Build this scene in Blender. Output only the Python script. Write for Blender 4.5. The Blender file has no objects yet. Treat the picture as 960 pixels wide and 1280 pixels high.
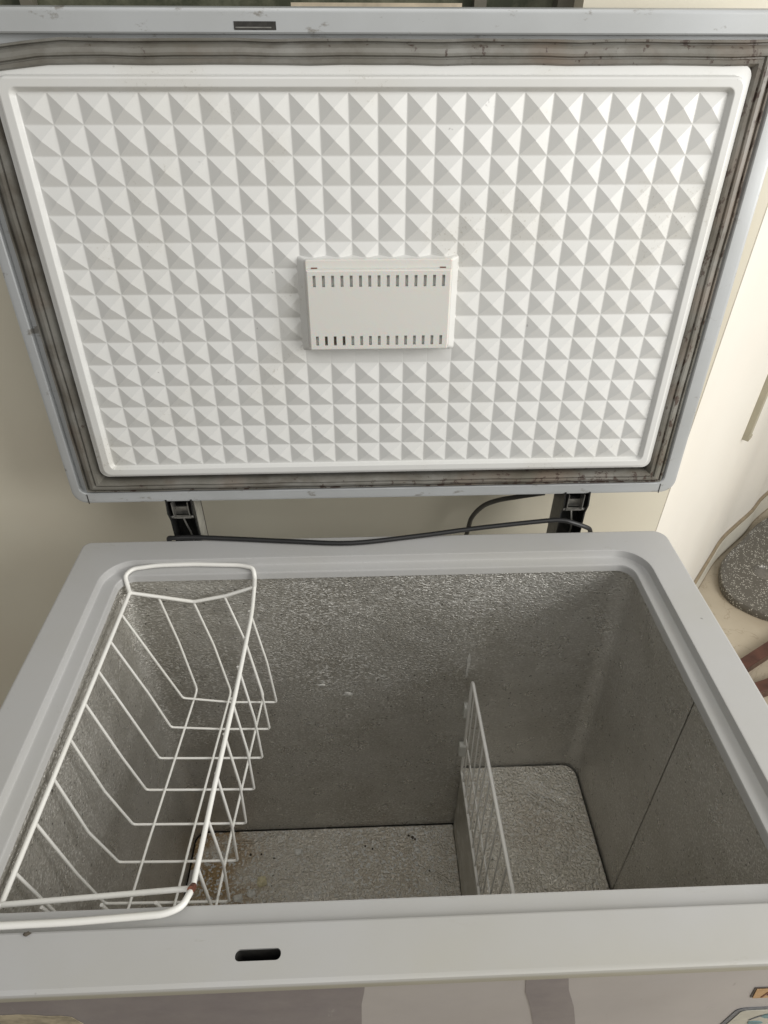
import bpy, bmesh, math, random
from mathutils import Vector, Matrix
random.seed(7)
sc = bpy.context.scene
col = sc.collection
R = math.radians

# ------------------------------------------------------------------ camera
CAM = Vector((-0.02144, -0.18762, 0.66563))
yaw, pit, rol = R(2.24071), R(37.92862), R(0.23079)
fw = Vector((math.sin(yaw)*math.cos(pit), math.cos(yaw)*math.cos(pit), -math.sin(pit)))
r0 = fw.cross(Vector((0, 0, 1))).normalized()
u0 = r0.cross(fw)
rr = r0*math.cos(rol) + u0*math.sin(rol)
uu = -r0*math.sin(rol) + u0*math.cos(rol)
cam = bpy.data.cameras.new('camera')
camo = bpy.data.objects.new('camera', cam)
col.objects.link(camo)
camo.matrix_world = Matrix(((rr.x, uu.x, -fw.x, CAM.x), (rr.y, uu.y, -fw.y, CAM.y), (rr.z, uu.z, -fw.z, CAM.z), (0, 0, 0, 1)))
cam.sensor_fit = 'HORIZONTAL'
cam.sensor_width = 36
cam.lens = 797.832/960*36
cam.clip_start = 0.02
cam.clip_end = 100
sc.camera = camo

# ------------------------------------------------------------------ light (indoor daylight from a window to the right, plus an added overhead fill)
w = bpy.data.worlds.new('World')
sc.world = w
w.use_nodes = True
bg = w.node_tree.nodes['Background']
bg.inputs[0].default_value = (1.0, 0.985, 0.955, 1)
bg.inputs[1].default_value = 0.29

def area(name, loc, target, sx, sy, power, color):
    l = bpy.data.lights.new(name, 'AREA')
    l.shape = 'RECTANGLE'
    l.size, l.size_y = sx, sy
    l.energy = power
    l.color = color
    o = bpy.data.objects.new(name, l)
    o.location = loc
    o.rotation_euler = (Vector(target)-Vector(loc)).to_track_quat('-Z', 'Y').to_euler()
    col.objects.link(o)
    return o
area('window_light', (2.05, -0.50, 0.98), (0.1, 0.5, 0.1), 1.7, 1.4, 58, (1.0, 0.985, 0.955))
area('room_fill', (0.1, -0.75, 2.0), (0.0, 0.4, 0.0), 2.0, 1.0, 14.0, (1.0, 0.99, 0.97))

sc.view_settings.view_transform = 'Standard'
sc.view_settings.look = 'None'
sc.view_settings.exposure = 0.08
sc.view_settings.gamma = 1.0
sc.cycles.max_bounces = 16
sc.cycles.diffuse_bounces = 8
sc.cycles.glossy_bounces = 8

# ------------------------------------------------------------------ material helpers
class NT:
    def __init__(s, name):
        s.m = bpy.data.materials.new(name)
        s.m.use_nodes = True
        s.t = s.m.node_tree
        s.b = s.t.nodes['Principled BSDF']
        tc = s.t.nodes.new('ShaderNodeTexCoord')
        s.co = tc.outputs['Object']
    def node(s, kind, **kw):
        n = s.t.nodes.new(kind)
        for k, v in kw.items():
            if k.startswith('i_'):
                key = k[2:]
                key = int(key) if key.isdigit() else key.replace('_', ' ')
                s.set(n.inputs[key], v)
            else:
                setattr(n, k, v)
        return n
    def set(s, sock, v):
        if isinstance(v, bpy.types.NodeSocket):
            s.t.links.new(v, sock)
        elif isinstance(v, tuple) and len(v) == 3 and sock.type == 'RGBA':
            sock.default_value = (*v, 1)
        else:
            sock.default_value = v
    def scale(s, sx, sy, sz, vec=None):
        n = s.node('ShaderNodeMapping', i_Vector=vec or s.co, i_Scale=(sx, sy, sz))
        return n.outputs[0]
    def noise(s, sc_, vec=None, detail=4, rough=0.55, dist=0.0):
        n = s.node('ShaderNodeTexNoise', i_Vector=vec or s.co, i_Scale=float(sc_), i_Detail=float(detail), i_Roughness=float(rough), i_Distortion=float(dist))
        return n.outputs['Fac']
    def voro(s, sc_, vec=None, feature='F1'):
        n = s.node('ShaderNodeTexVoronoi', feature=feature, i_Vector=vec or s.co, i_Scale=float(sc_))
        return n.outputs['Distance']
    def ramp(s, fac, a, b):      # linear window a..b -> 0..1
        n = s.node('ShaderNodeMapRange', i_0=fac, i_1=a, i_2=b)
        n.clamp = True
        return n.outputs[0]
    def math(s, op, a, b=0.0):
        n = s.node('ShaderNodeMath', operation=op)
        s.set(n.inputs[0], a); s.set(n.inputs[1], b)
        return n.outputs[0]
    def mix(s, fac, a, b):
        n = s.node('ShaderNodeMix', data_type='RGBA')
        s.set(n.inputs[0], fac); s.set(n.inputs[6], a); s.set(n.inputs[7], b)
        return n.outputs[2]
    def bump(s, h, strength=0.3, dist=0.001, normal=None):
        n = s.node('ShaderNodeBump', i_Height=h, i_Strength=strength, i_Distance=dist)
        if normal: s.set(n.inputs['Normal'], normal)
        return n.outputs[0]
    def sep(s):
        n = s.node('ShaderNodeSeparateXYZ', i_0=s.co)
        return n.outputs
    def out(s, color=None, rough=None, metal=None, normal=None, spec=None, **kw):
        if color is not None: s.set(s.b.inputs['Base Color'], color)
        if rough is not None: s.set(s.b.inputs['Roughness'], rough)
        if metal is not None: s.set(s.b.inputs['Metallic'], metal)
        if normal is not None: s.set(s.b.inputs['Normal'], normal)
        if spec is not None: s.set(s.b.inputs['Specular IOR Level'], spec)
        for k, v in kw.items(): s.set(s.b.inputs[k.replace('_', ' ')], v)
        return s.m

def m_plastic(name, base, dirt, rough=0.42, speck=0.5, blotch=0.35, rim_tone=False, dirty=False):
    n = NT(name)
    bl = n.ramp(n.noise(7, detail=6), 0.42, 0.72)
    c = n.mix(n.math('MULTIPLY', bl, blotch), base, dirt)
    sp = n.ramp(n.noise(95, detail=2), 0.76-0.02, 0.80)
    gate = n.ramp(n.noise(11, detail=2), 0.52, 0.6)
    c = n.mix(n.math('MULTIPLY', n.math('MULTIPLY', sp, gate), speck), c, (0.05, 0.045, 0.04))
    if rim_tone:      # outer front lip toned darker olive, plus scuffs and a yellowish front
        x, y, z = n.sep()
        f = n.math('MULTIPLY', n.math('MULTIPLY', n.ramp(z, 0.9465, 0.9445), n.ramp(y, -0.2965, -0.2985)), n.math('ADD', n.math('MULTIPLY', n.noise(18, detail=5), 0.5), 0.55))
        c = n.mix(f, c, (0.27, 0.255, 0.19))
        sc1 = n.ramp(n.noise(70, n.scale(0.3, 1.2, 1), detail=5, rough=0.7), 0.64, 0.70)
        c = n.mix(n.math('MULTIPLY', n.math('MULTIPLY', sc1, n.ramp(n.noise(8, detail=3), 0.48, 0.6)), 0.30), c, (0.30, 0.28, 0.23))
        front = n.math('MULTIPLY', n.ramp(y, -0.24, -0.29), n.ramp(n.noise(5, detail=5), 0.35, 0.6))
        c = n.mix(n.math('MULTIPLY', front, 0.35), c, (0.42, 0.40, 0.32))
    if dirty:      # patches of fine dark specks and smudges
        g2 = n.ramp(n.noise(6.5, detail=3), 0.55, 0.70)
        d2 = n.ramp(n.noise(260, detail=3, rough=0.7), 0.60, 0.66)
        c = n.mix(n.math('MULTIPLY', n.math('MULTIPLY', g2, d2), 0.55), c, (0.30, 0.27, 0.21))
        c = n.mix(n.math('MULTIPLY', g2, 0.16), c, (0.52, 0.48, 0.38))
    rg = n.math('ADD', n.math('MULTIPLY', n.noise(30), 0.18), rough-0.09)
    return n.out(c, rg, 0.0, n.bump(n.noise(420, detail=2), 0.06, 0.0006))

def m_aluminium(name, cell, tint, stain, wrinkle=0.35, bumpd=0.0018, rust=None, stretch=(1, 1, 1), strength=0.9, rough=0.36, frost_glintk=0.35, metal=0.70):
    n = NT(name)
    v = n.scale(*stretch)
    h = n.ramp(n.noise(1.0/cell, v, detail=2, rough=0.5, dist=0.3), 0.40, 0.66)
    b1 = n.bump(h, strength, bumpd)
    b2 = n.bump(n.noise(9, detail=3, dist=1.2), wrinkle, 0.02, b1)
    frost = n.ramp(n.noise(0.85/cell, v, detail=1, rough=0.4), 0.55, 0.62)  # frost specks, with the metal's glints painted in as pale flecks
    fgate = n.ramp(n.noise(5, detail=4), 0.35, 0.65)
    st = n.ramp(n.noise(6, detail=7, rough=0.62), 0.40, 0.68)
    c = n.mix(st, tint, stain)
    c = n.mix(n.math('MULTIPLY', n.ramp(n.noise(180, detail=1), 0.70, 0.74), 0.7), c, (0.05, 0.045, 0.035))
    if rust:
        c = n.mix(rust(n), c, (0.50, 0.33, 0.15))
    fz_ = n.math('MULTIPLY', frost, n.math('ADD', n.math('MULTIPLY', fgate, frost_glintk), frost_glintk*0.5))
    c = n.mix(fz_, c, (0.90, 0.89, 0.85))
    rg = n.math('ADD', n.math('MULTIPLY', n.noise(22), 0.25), rough-0.1)
    return n.out(c, rg, n.math('SUBTRACT', metal, n.math('MULTIPLY', fz_, 0.5)), b2)

M = {}
M['rim'] = m_plastic('rim_plastic', (0.44, 0.438, 0.43), (0.39, 0.38, 0.335), 0.40, rim_tone=True)
M['liner_white'] = m_plastic('white_moulded_plastic', (0.665, 0.665, 0.645), (0.61, 0.605, 0.56), 0.38, speck=0.6, blotch=0.30, dirty=True)
M['lamp'] = m_plastic('lamp_plastic', (0.66, 0.65, 0.61), (0.61, 0.60, 0.55), 0.33, speck=0.2, blotch=0.25)
M['lamp'].node_tree.nodes['Principled BSDF'].inputs['Subsurface Weight'].default_value = 0.25
M['lamp'].node_tree.nodes['Principled BSDF'].inputs['Subsurface Scale'].default_value = 0.006
M['wire'] = m_plastic('white_wire_coating', (0.80, 0.79, 0.75), (0.68, 0.66, 0.58), 0.35, speck=0.15, blotch=0.35)
M['clip'] = m_plastic('clip_plastic', (0.62, 0.62, 0.58), (0.5, 0.5, 0.45), 0.5)

def lid_paint():
    n = NT('lid_painted_steel')
    c = n.mix(n.ramp(n.noise(5, detail=6), 0.42, 0.7), (0.455, 0.47, 0.475), (0.40, 0.41, 0.405))
    edge = n.ramp(n.noise(26, n.scale(1, 1, 2.2), detail=6, rough=0.7), 0.60, 0.67)
    c = n.mix(n.math('MULTIPLY', edge, 0.7), c, (0.17, 0.15, 0.12))
    scr = n.ramp(n.noise(60, n.scale(0.25, 1, 3), detail=5, rough=0.7), 0.70, 0.76)
    c = n.mix(n.math('MULTIPLY', scr, 0.5), c, (0.62, 0.62, 0.60))
    rg = n.math('ADD', n.math('MULTIPLY', n.noise(14), 0.2), 0.26)
    return n.out(c, rg, 0.15, n.bump(n.noise(300, detail=2), 0.05, 0.0005))
M['lid'] = lid_paint()

def rubber():
    n = NT('dirty_gasket_rubber')
    x, y, z = n.sep()
    base = n.mix(n.ramp(n.noise(7, detail=5), 0.35, 0.7), (0.235, 0.23, 0.21), (0.135, 0.125, 0.10))
    sx = n.noise(20, n.scale(0.8, 1.0, 1.0), detail=6, rough=0.65)
    base = n.mix(n.math('MULTIPLY', n.ramp(sx, 0.45, 0.66), 0.7), base, (0.095, 0.08, 0.06))
    right = n.ramp(x, -0.15, 0.44)          # more mould along the right hand run
    md = n.noise(85, n.scale(1, 1, 0.55), detail=5, rough=0.7)
    low = n.ramp(z, 0.046, 0.030)
    md = n.math('ADD', md, n.math('MULTIPLY', low, 0.10))
    mould = n.ramp(n.math('ADD', md, n.math('MULTIPLY', right, 0.10)), 0.655, 0.695)
    base = n.mix(n.math('MULTIPLY', n.ramp(n.math('ADD', n.noise(12, detail=5), n.math('MULTIPLY', right, 0.12)), 0.56, 0.74), 0.5), base, (0.19, 0.140, 0.105))
    base = n.mix(n.math('MULTIPLY', mould, 0.85), base, (0.05, 0.028, 0.02))
    return n.out(base, 0.42, 0.0, n.bump(n.noise(160, detail=3), 0.15, 0.0008))
M['gasket'] = rubber()

def floor_rust(n):
    x, y, z = n.sep()
    a = n.ramp(x, -0.24, -0.36)
    b = n.ramp(n.noise(16, detail=5), 0.40, 0.56)
    return n.math('MULTIPLY', n.math('MULTIPLY', a, b), 0.9)
M['alu_back'] = m_aluminium('hammered_aluminium_back', 0.0030, (0.63, 0.615, 0.575), (0.50, 0.48, 0.43), 0.2, 0.0008, stretch=(0.7, 1, 1.5), rough=0.28, frost_glintk=0.45)
M['alu_side'] = m_aluminium('hammered_aluminium_side', 0.0026, (0.63, 0.61, 0.565), (0.51, 0.49, 0.44), 0.2, bumpd=0.0008, stretch=(1, 0.9, 1.1), strength=0.8, rough=0.28, frost_glintk=0.42)
M['alu_floor'] = m_aluminium('embossed_aluminium_floor', 0.0048, (0.90, 0.86, 0.78), (0.72, 0.66, 0.56), 0.8, 0.0026, floor_rust, rough=0.30, frost_glintk=0.7, metal=0.36)
M['alu_hump'] = m_aluminium('embossed_aluminium_step', 0.0048, (0.82, 0.78, 0.69), (0.66, 0.60, 0.51), 0.9, 0.0026, rough=0.30, frost_glintk=0.6, metal=0.40)
M['alu_plain'] = m_aluminium('dull_aluminium_step_side', 0.02, (0.60, 0.585, 0.535), (0.48, 0.46, 0.40), 0.1, 0.0006, strength=0.3, rough=0.45)

def simple(name, c, rough=0.5, metal=0.0, var=0.25, sc_=30, spec=None):
    n = NT(name)
    d = tuple(v*(1-var) for v in c)
    return n.out(n.mix(n.ramp(n.noise(sc_, detail=5), 0.35, 0.7), c, d), n.math('ADD', n.math('MULTIPLY', n.noise(sc_*2), 0.2), rough-0.1), metal, n.bump(n.noise(sc_*6), 0.08, 0.0006), spec)
M['dark'] = simple('dark_slot_inside', (0.035, 0.033, 0.028), 0.7, 0, 0.6, 140)
M['black'] = simple('black_cable_rubber', (0.012, 0.012, 0.012), 0.5, 0, 0.3)
M['brown_cable'] = simple('grey_brown_cable', (0.07, 0.065, 0.055), 0.5)
M['hinge_black'] = simple('hinge_black_paint', (0.022, 0.022, 0.021), 0.35, 0.2, 0.4, 60)
M['hinge_steel'] = simple('hinge_zinc_steel', (0.40, 0.39, 0.36), 0.38, 0.85, 0.45, 90)
M['hinge_grey'] = simple('hinge_grey_side', (0.30, 0.29, 0.25), 0.5, 0.0, 0.3, 60)
M['foam'] = simple('cabinet_inside_dark', (0.05, 0.048, 0.04), 0.9)
M['panel'] = None
def panel():
    n = NT('lilac_grey_steel_front')
    c = n.mix(n.ramp(n.noise(4, detail=7, rough=0.65), 0.4, 0.7), (0.46, 0.44, 0.435), (0.40, 0.38, 0.375))
    s = n.ramp(n.noise(120, n.scale(1, 1, 0.4), detail=3), 0.72, 0.78)
    c = n.mix(n.math('MULTIPLY', s, 0.4), c, (0.2, 0.18, 0.17))
    return n.out(c, n.math('ADD', n.math('MULTIPLY', n.noise(12), 0.2), 0.32), 0.25, n.bump(n.noise(40), 0.04, 0.001))
M['panel'] = panel()
def film():
    n = NT('purple_grey_film')
    c = n.mix(n.ramp(n.noise(9, detail=6, rough=0.7), 0.4, 0.7), (0.185, 0.165, 0.175), (0.235, 0.215, 0.22))
    s = n.ramp(n.noise(50, n.scale(1, 1, 0.25), detail=5, rough=0.7), 0.66, 0.72)
    c = n.mix(n.math('MULTIPLY', s, 0.35), c, (0.4, 0.38, 0.37))
    return n.out(c, n.math('ADD', n.math('MULTIPLY', n.noise(25), 0.25), 0.28), 0.1, n.bump(n.noise(55, detail=5), 0.15, 0.001))
M['film'] = film()
M['paper'] = simple('torn_paper_remnant', (0.42, 0.36, 0.25), 0.85, 0, 0.6, 60)
M['orange'] = simple('orange_sticker', (0.55, 0.33, 0.15), 0.5, 0, 0.25, 30)
M['sticker'] = simple('cream_sticker', (0.52, 0.50, 0.42), 0.5, 0, 0.2, 50)
M['ink'] = simple('dark_print', (0.07, 0.05, 0.04), 0.5, 0, 0.5, 200)
M['brown_ink'] = simple('brown_print', (0.20, 0.06, 0.03), 0.5, 0, 0.4, 200)
M['grey_ink'] = simple('worn_grey_print', (0.17, 0.18, 0.20), 0.5, 0, 0.5, 300)
M['teal'] = simple('teal_print', (0.13, 0.25, 0.27), 0.5, 0, 0.35, 120)

def wallm(name, base, stain):
    n = NT(name)
    c = n.mix(n.ramp(n.noise(1.3, detail=6), 0.42, 0.75), base, stain)
    s = n.ramp(n.noise(70, detail=3), 0.74, 0.78)
    g = n.ramp(n.noise(4, detail=2), 0.55, 0.62)
    c = n.mix(n.math('MULTIPLY', n.math('MULTIPLY', s, g), 0.6), c, (0.2, 0.13, 0.08))
    return n.out(c, n.math('ADD', n.math('MULTIPLY', n.noise(6), 0.2), 0.34), 0.0, n.bump(n.noise(120, detail=4), 0.08, 0.001))
M['wall'] = wallm('cream_painted_wall', (0.70, 0.665, 0.55), (0.62, 0.56, 0.45))
M['white_wall'] = wallm('pale_glossy_wall', (0.80, 0.77, 0.70), (0.77, 0.73, 0.65))
M['skirting'] = simple('marble_skirting', (0.66, 0.63, 0.54), 0.35, 0, 0.15, 8)
M['groove'] = simple('skirting_top_grime', (0.30, 0.24, 0.16), 0.7, 0, 0.3, 30)
def marble():
    n = NT('beige_marble_floor')
    c = n.mix(n.ramp(n.noise(3.5, detail=7, rough=0.6), 0.35, 0.7), (0.48, 0.42, 0.32), (0.38, 0.32, 0.235))
    v = n.noise(6, detail=8, rough=0.6, dist=1.5)
    line = n.ramp(n.math('ABSOLUTE', n.math('SUBTRACT', v, 0.5)), 0.012, 0.0)
    c = n.mix(n.math('MULTIPLY', line, 0.55), c, (0.24, 0.18, 0.12))
    s = n.ramp(n.noise(120, detail=3), 0.70, 0.75)
    c = n.mix(n.math('MULTIPLY', s, 0.4), c, (0.22, 0.18, 0.13))
    return n.out(c, 0.32)
M['floor'] = marble()
M['wood'] = simple('dark_red_wood', (0.10, 0.040, 0.026), 0.4, 0, 0.5, 25)
M['channel'] = simple('beige_cable_channel', (0.40, 0.37, 0.28), 0.5, 0, 0.15, 12)
M['frost'] = simple('frost_crumb', (0.86, 0.85, 0.80), 0.6, 0, 0.2, 200)
M['yellow_crumb'] = simple('yellowish_crumb', (0.85, 0.78, 0.52), 0.7, 0, 0.3, 200)
M['scrap'] = simple('white_plastic_scrap', (0.72, 0.69, 0.66), 0.4, 0, 0.15, 60)
M['rust'] = simple('rust', (0.16, 0.05, 0.025), 0.8, 0, 0.5, 300)
M['grit'] = simple('dark_grit', (0.10, 0.085, 0.065), 0.8)
def trayf():
    n = NT('grey_flecked_plastic')
    v = n.voro(150, n.scale(1, 1.0, 1))
    n2 = n.noise(40, detail=1)
    fl = n.math('MULTIPLY', n.ramp(v, 0.36, 0.26), n.ramp(n2, 0.40, 0.48))
    c = n.mix(fl, (0.105, 0.095, 0.078), (0.50, 0.48, 0.42))
    return n.out(c, 0.35, 0.0, n.bump(fl, 0.3, 0.001))
M['tray'] = trayf()
M['tray_plain'] = simple('grey_plastic', (0.105, 0.095, 0.078), 0.35, 0, 0.2, 20)
M['tray_hub'] = simple('shiny_grey_hub', (0.22, 0.205, 0.18), 0.22, 0.3, 0.3, 40)
def glass():
    n = NT('dusty_dark_window_glass')
    c = n.mix(n.ramp(n.noise(14, detail=7, rough=0.7), 0.4, 0.65), (0.045, 0.05, 0.03), (0.16, 0.16, 0.11))
    return n.out(c, 0.3, 0.0, spec=0.4)
M['glass'] = glass()
M['frame'] = simple('grey_window_frame', (0.14, 0.13, 0.10), 0.5, 0, 0.3, 30)
M['stick'] = simple('pale_wood_batten', (0.55, 0.47, 0.35), 0.6, 0, 0.3, 40)

# ------------------------------------------------------------------ mesh helpers
def base_of(o):
    v = Vector((0, 0, 0))
    while o is not None:
        v += Vector(o.location); o = o.parent
    return v

def link(name, verts, faces, mat, parent=None, smooth=35, world=True, extra=()):
    """one mesh object; vertices in world coordinates unless world=False"""
    if parent is not None and world:
        b = base_of(parent)
        verts = [(v[0]-b.x, v[1]-b.y, v[2]-b.z) for v in verts]
    me = bpy.data.meshes.new(name)
    me.from_pydata([tuple(v) for v in verts], [], faces)
    bm = bmesh.new(); bm.from_mesh(me)
    bmesh.ops.recalc_face_normals(bm, faces=bm.faces)
    bm.to_mesh(me); bm.free()
    me.materials.append(mat)
    for e in extra: me.materials.append(e)
    if smooth:
        for p in me.polygons: p.use_smooth = True
        me.set_sharp_from_angle(angle=R(smooth))
    o = bpy.data.objects.new(name, me)
    col.objects.link(o)
    if smooth and name != 'wall_sheet':
        wn_ = o.modifiers.new('weighted_normals', 'WEIGHTED_NORMAL'); wn_.keep_sharp = True; wn_.weight = 80
    if parent is not None: o.parent = parent
    return o

def thing(name, label, cat, loc=(0, 0, 0), group=None, rot=None):
    o = bpy.data.objects.new(name, None)
    o.empty_display_size = 0.05
    o.location = loc
    if rot: o.rotation_euler = rot
    o['label'] = label; o['category'] = cat
    if group: o['group'] = group
    col.objects.link(o)
    return o
def tag(o, label, cat, group=None):
    o['label'] = label; o['category'] = cat
    if group: o['group'] = group
    return o
def structure(o, label):
    o['kind'] = 'structure'; o['label'] = label
    return o

class MB:
    def __init__(s): s.v = []; s.f = []
    def add(s, vs, fs):
        k = len(s.v); s.v += [tuple(v) for v in vs]; s.f += [tuple(i+k for i in f) for f in fs]
    def box(s, a, b, M4=None):
        x0, y0, z0 = a; x1, y1, z1 = b
        vs = [(x0, y0, z0), (x1, y0, z0), (x1, y1, z0), (x0, y1, z0), (x0, y0, z1), (x1, y0, z1), (x1, y1, z1), (x0, y1, z1)]
        if M4: vs = [tuple(M4 @ Vector(v)) for v in vs]
        s.add(vs, [(0, 3, 2, 1), (4, 5, 6, 7), (0, 1, 5, 4), (1, 2, 6, 5), (2, 3, 7, 6), (3, 0, 4, 7)])
        return s
    def tube(s, pts, r, n=8, bend=0.0, steps=4, caps=True):
        pts = [Vector(p) for p in pts]
        if bend > 0 and len(pts) > 2:
            q = [pts[0]]
            for i in range(1, len(pts)-1):
                a, b, c = pts[i-1], pts[i], pts[i+1]
                d = min(bend, (a-b).length*0.45, (c-b).length*0.45)
                p0 = b+(a-b).normalized()*d; p1 = b+(c-b).normalized()*d
                for k in range(steps+1):
                    t = k/steps
                    q.append(p0*(1-t)**2 + b*2*t*(1-t) + p1*t*t)
            q.append(pts[-1]); pts = q
        T = []
        for i in range(len(pts)):
            a = pts[max(i-1, 0)]; c = pts[min(i+1, len(pts)-1)]
            T.append((c-a).normalized())
        up = Vector((0, 0, 1)) if abs(T[0].z) < 0.9 else Vector((1, 0, 0))
        N = (up - T[0]*up.dot(T[0])).normalized()
        vs = []
        for i, p in enumerate(pts):
            N = (N - T[i]*N.dot(T[i])).normalized()
            B = T[i].cross(N)
            rad = r(i/(len(pts)-1)) if callable(r) else r
            for k in range(n):
                a = 2*math.pi*k/n
                vs.append(p + N*math.cos(a)*rad + B*math.sin(a)*rad)
        fs = []
        for i in range(len(pts)-1):
            for k in range(n):
                k2 = (k+1) % n
                fs.append((i*n+k, i*n+k2, (i+1)*n+k2, (i+1)*n+k))
        if caps:
            fs.append(tuple(range(n))); fs.append(tuple((len(pts)-1)*n+k for k in range(n)))
        s.add(vs, fs)
        return s
    def build(s, name, mat, parent=None, smooth=35, world=True): return link(name, s.v, s.f, mat, parent, smooth, world)

def rrect(x0, x1, y0, y1, r, n=8):
    """rounded rectangle, n+1 points per corner, counter-clockwise from the corner (x1,y0); r one radius or four (x1y0, x1y1, x0y1, x0y0)"""
    if not isinstance(r, (tuple, list)): r = (r,)*4
    out = []
    for (cx, cy, a0, q) in ((x1-r[0], y0+r[0], -90, r[0]), (x1-r[1], y1-r[1], 0, r[1]), (x0+r[2], y1-r[2], 90, r[2]), (x0+r[3], y0+r[3], 180, r[3])):
        for k in range(n+1):
            a = R(a0+90*k/n)
            out.append((cx+q*math.cos(a), cy+q*math.sin(a)))
    return out

def bridge(rings, closed=False):
    n = len(rings[0]); vs = [v for r_ in rings for v in r_]; fs = []
    m = len(rings)
    for i in range(m if closed else m-1):
        j = (i+1) % m
        for k in range(n):
            k2 = (k+1) % n
            fs.append((i*n+k, i*n+k2, j*n+k2, j*n+k))
    return vs, fs

# ------------------------------------------------------------------ the room
FZ = -0.95
mb = MB(); mb.add([(-4, -4, FZ), (5, -4, FZ), (5, 6, FZ), (-4, 6, FZ)], [(0, 1, 2, 3)])
structure(mb.build('floor', M['floor'], None, 0), 'beige veined marble floor of the room')

WY = 0.752
# back wall with a window opening (left of x=0.245, above z=0.655)
mb = MB()
mb.box((-4, WY, FZ), (0.545, WY+0.15, 0.662))
mb.box((0.245, WY, 0.662), (0.545, WY+0.15, 2.6))
mb.box((-4, WY, 0.662), (-1.5, WY+0.15, 2.6))
mb.box((-1.5, WY, 1.9), (0.245, WY+0.15, 2.6))
structure(mb.build('wall', M['wall'], None, 0), 'cream painted wall behind the freezer')

# pale wall that leaves the corner at an angle and bends gently
plan = [(0.547, 0.752), (0.75, 0.965), (0.95, 1.175), (1.177, 1.433), (1.273, 1.541), (1.36, 1.616), (1.467, 1.704), (1.564, 1.798), (1.75, 1.93), (2.1, 2.12), (2.8, 2.4), (4.2, 2.8)]
def smooth_plan(p, k=4):
    out = []
    for i in range(len(p)-1):
        p0 = Vector(p[max(i-1, 0)]); p1 = Vector(p[i]); p2 = Vector(p[i+1]); p3 = Vector(p[min(i+2, len(p)-1)])
        for j in range(k):
            t = j/k
            out.append(0.5*((2*p1)+(-p0+p2)*t+(2*p0-5*p1+4*p2-p3)*t*t+(-p0+3*p1-3*p2+p3)*t**3))
    out.append(Vector(p[-1]))
    return out
sp = smooth_plan(plan)
def wallstrip(name, pts, z0, z1, out0, th, mat):
    vs, fs = [], []
    for i, p in enumerate(pts):
        a = pts[max(i-1, 0)]; b = pts[min(i+1, len(pts)-1)]
        t = (b-a).normalized(); nrm = Vector((t.y, -t.x))
        f = p+nrm*out0; g = p+nrm*(out0-th)
        vs += [(f.x, f.y, z0), (f.x, f.y, z1), (g.x, g.y, z1), (g.x, g.y, z0)]
    for i in range(len(pts)-1):
        for k in range(4):
            k2 = (k+1) % 4
            fs.append((i*4+k, i*4+k2, i*4+4+k2, i*4+4+k))
    n = len(pts)-1
    fs += [(0, 1, 2, 3), (n*4, n*4+1, n*4+2, n*4+3)]
    return link(name, vs, fs, mat, None, 50)
structure(wallstrip('wall', sp, FZ, 2.6, 0, 0.12, M['white_wall']), 'pale glossy wall running back at an angle on the right')
sk = wallstrip('skirting', sp[8:], FZ, FZ+0.105, 0.012, 0.011, M['skirting'])
structure(sk, 'cream stone skirting along the foot of the angled pale wall')
gk = wallstrip('skirting_top', sp[8:], FZ+0.106, FZ+0.118, 0.010, 0.009, M['groove'])
structure(gk, 'grimy brown line on top of the stone skirting')

jk = wallstrip('skirting_joint', sp[8:], FZ+.001, FZ+0.006, 0.0135, 0.0012, M['groove'])
structure(jk, 'thin dirty joint between the stone skirting and the floor')
# cable channel on the angled wall
cc = Vector((0.93, 1.15)); t = Vector((0.70, 0.714)).normalized(); nn = Vector((t.y, -t.x))
def prism_on_wall(c, half, depth, z0, z1):
    a = c-t*half; b = c+t*half
    q = [a-nn*0.02, b-nn*0.02, b+nn*depth, a+nn*depth]
    vs = [(p.x, p.y, z0) for p in q]+[(p.x, p.y, z1) for p in q]
    return vs, [(0, 1, 2, 3), (4, 5, 6, 7), (0, 1, 5, 4), (1, 2, 6, 5), (2, 3, 7, 6), (3, 0, 4, 7)]
ch = thing('cable_channel', 'beige vertical cable channel on the angled pale wall', 'cable channel', (cc.x, cc.y, -0.155))
vs, fs = prism_on_wall(cc, 0.012, 0.012, -0.155, 2.0)
link('cover', vs, fs, M['channel'], ch, 0)
vs, fs = prism_on_wall(cc, 0.013, 0.014, -0.165, -0.155)
link('end_cap', vs, fs, M['channel'], ch, 0)

# window behind the lid
wn = thing('window', 'dark dusty window in the wall above the raised lid', 'window', (-0.6, WY+0.07, 0.662))
mb = MB()
mb.box((-1.5, WY+0.04, 0.662), (0.245, WY+0.10, 0.667)); mb.box((-1.5, WY+0.04, 1.85), (0.245, WY+0.10, 1.9))
mb.box((0.225, WY+0.04, 0.667), (0.245, WY+0.10, 1.85)); mb.box((-1.5, WY+0.04, 0.667), (-1.48, WY+0.10, 1.85))
mb.build('frame', M['frame'], wn, 0)
for (a, b) in ((-1.48, -0.42), (-0.405, 0.125), (0.14, 0.225)):
    mb = MB(); mb.box((a, WY+0.065, 0.667), (b, WY+0.072, 1.85)); mb.build('pane', M['glass'], wn, 0)
mb = MB(); mb.box((-0.42, WY+0.05, 0.667), (-0.405, WY+0.09, 1.85)); mb.box((0.125, WY+0.05, 0.667), (0.14, WY+0.09, 1.85)); mb.build('mullion', M['frame'], wn, 0)
mb = MB(); mb.box((-0.095, WY+0.012, 0.662), (0.105, WY+0.03, 0.6765)); tag(mb.build('batten', M['stick'], None, 0), 'thin pale wooden batten lying on the window ledge', 'batten')

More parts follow.
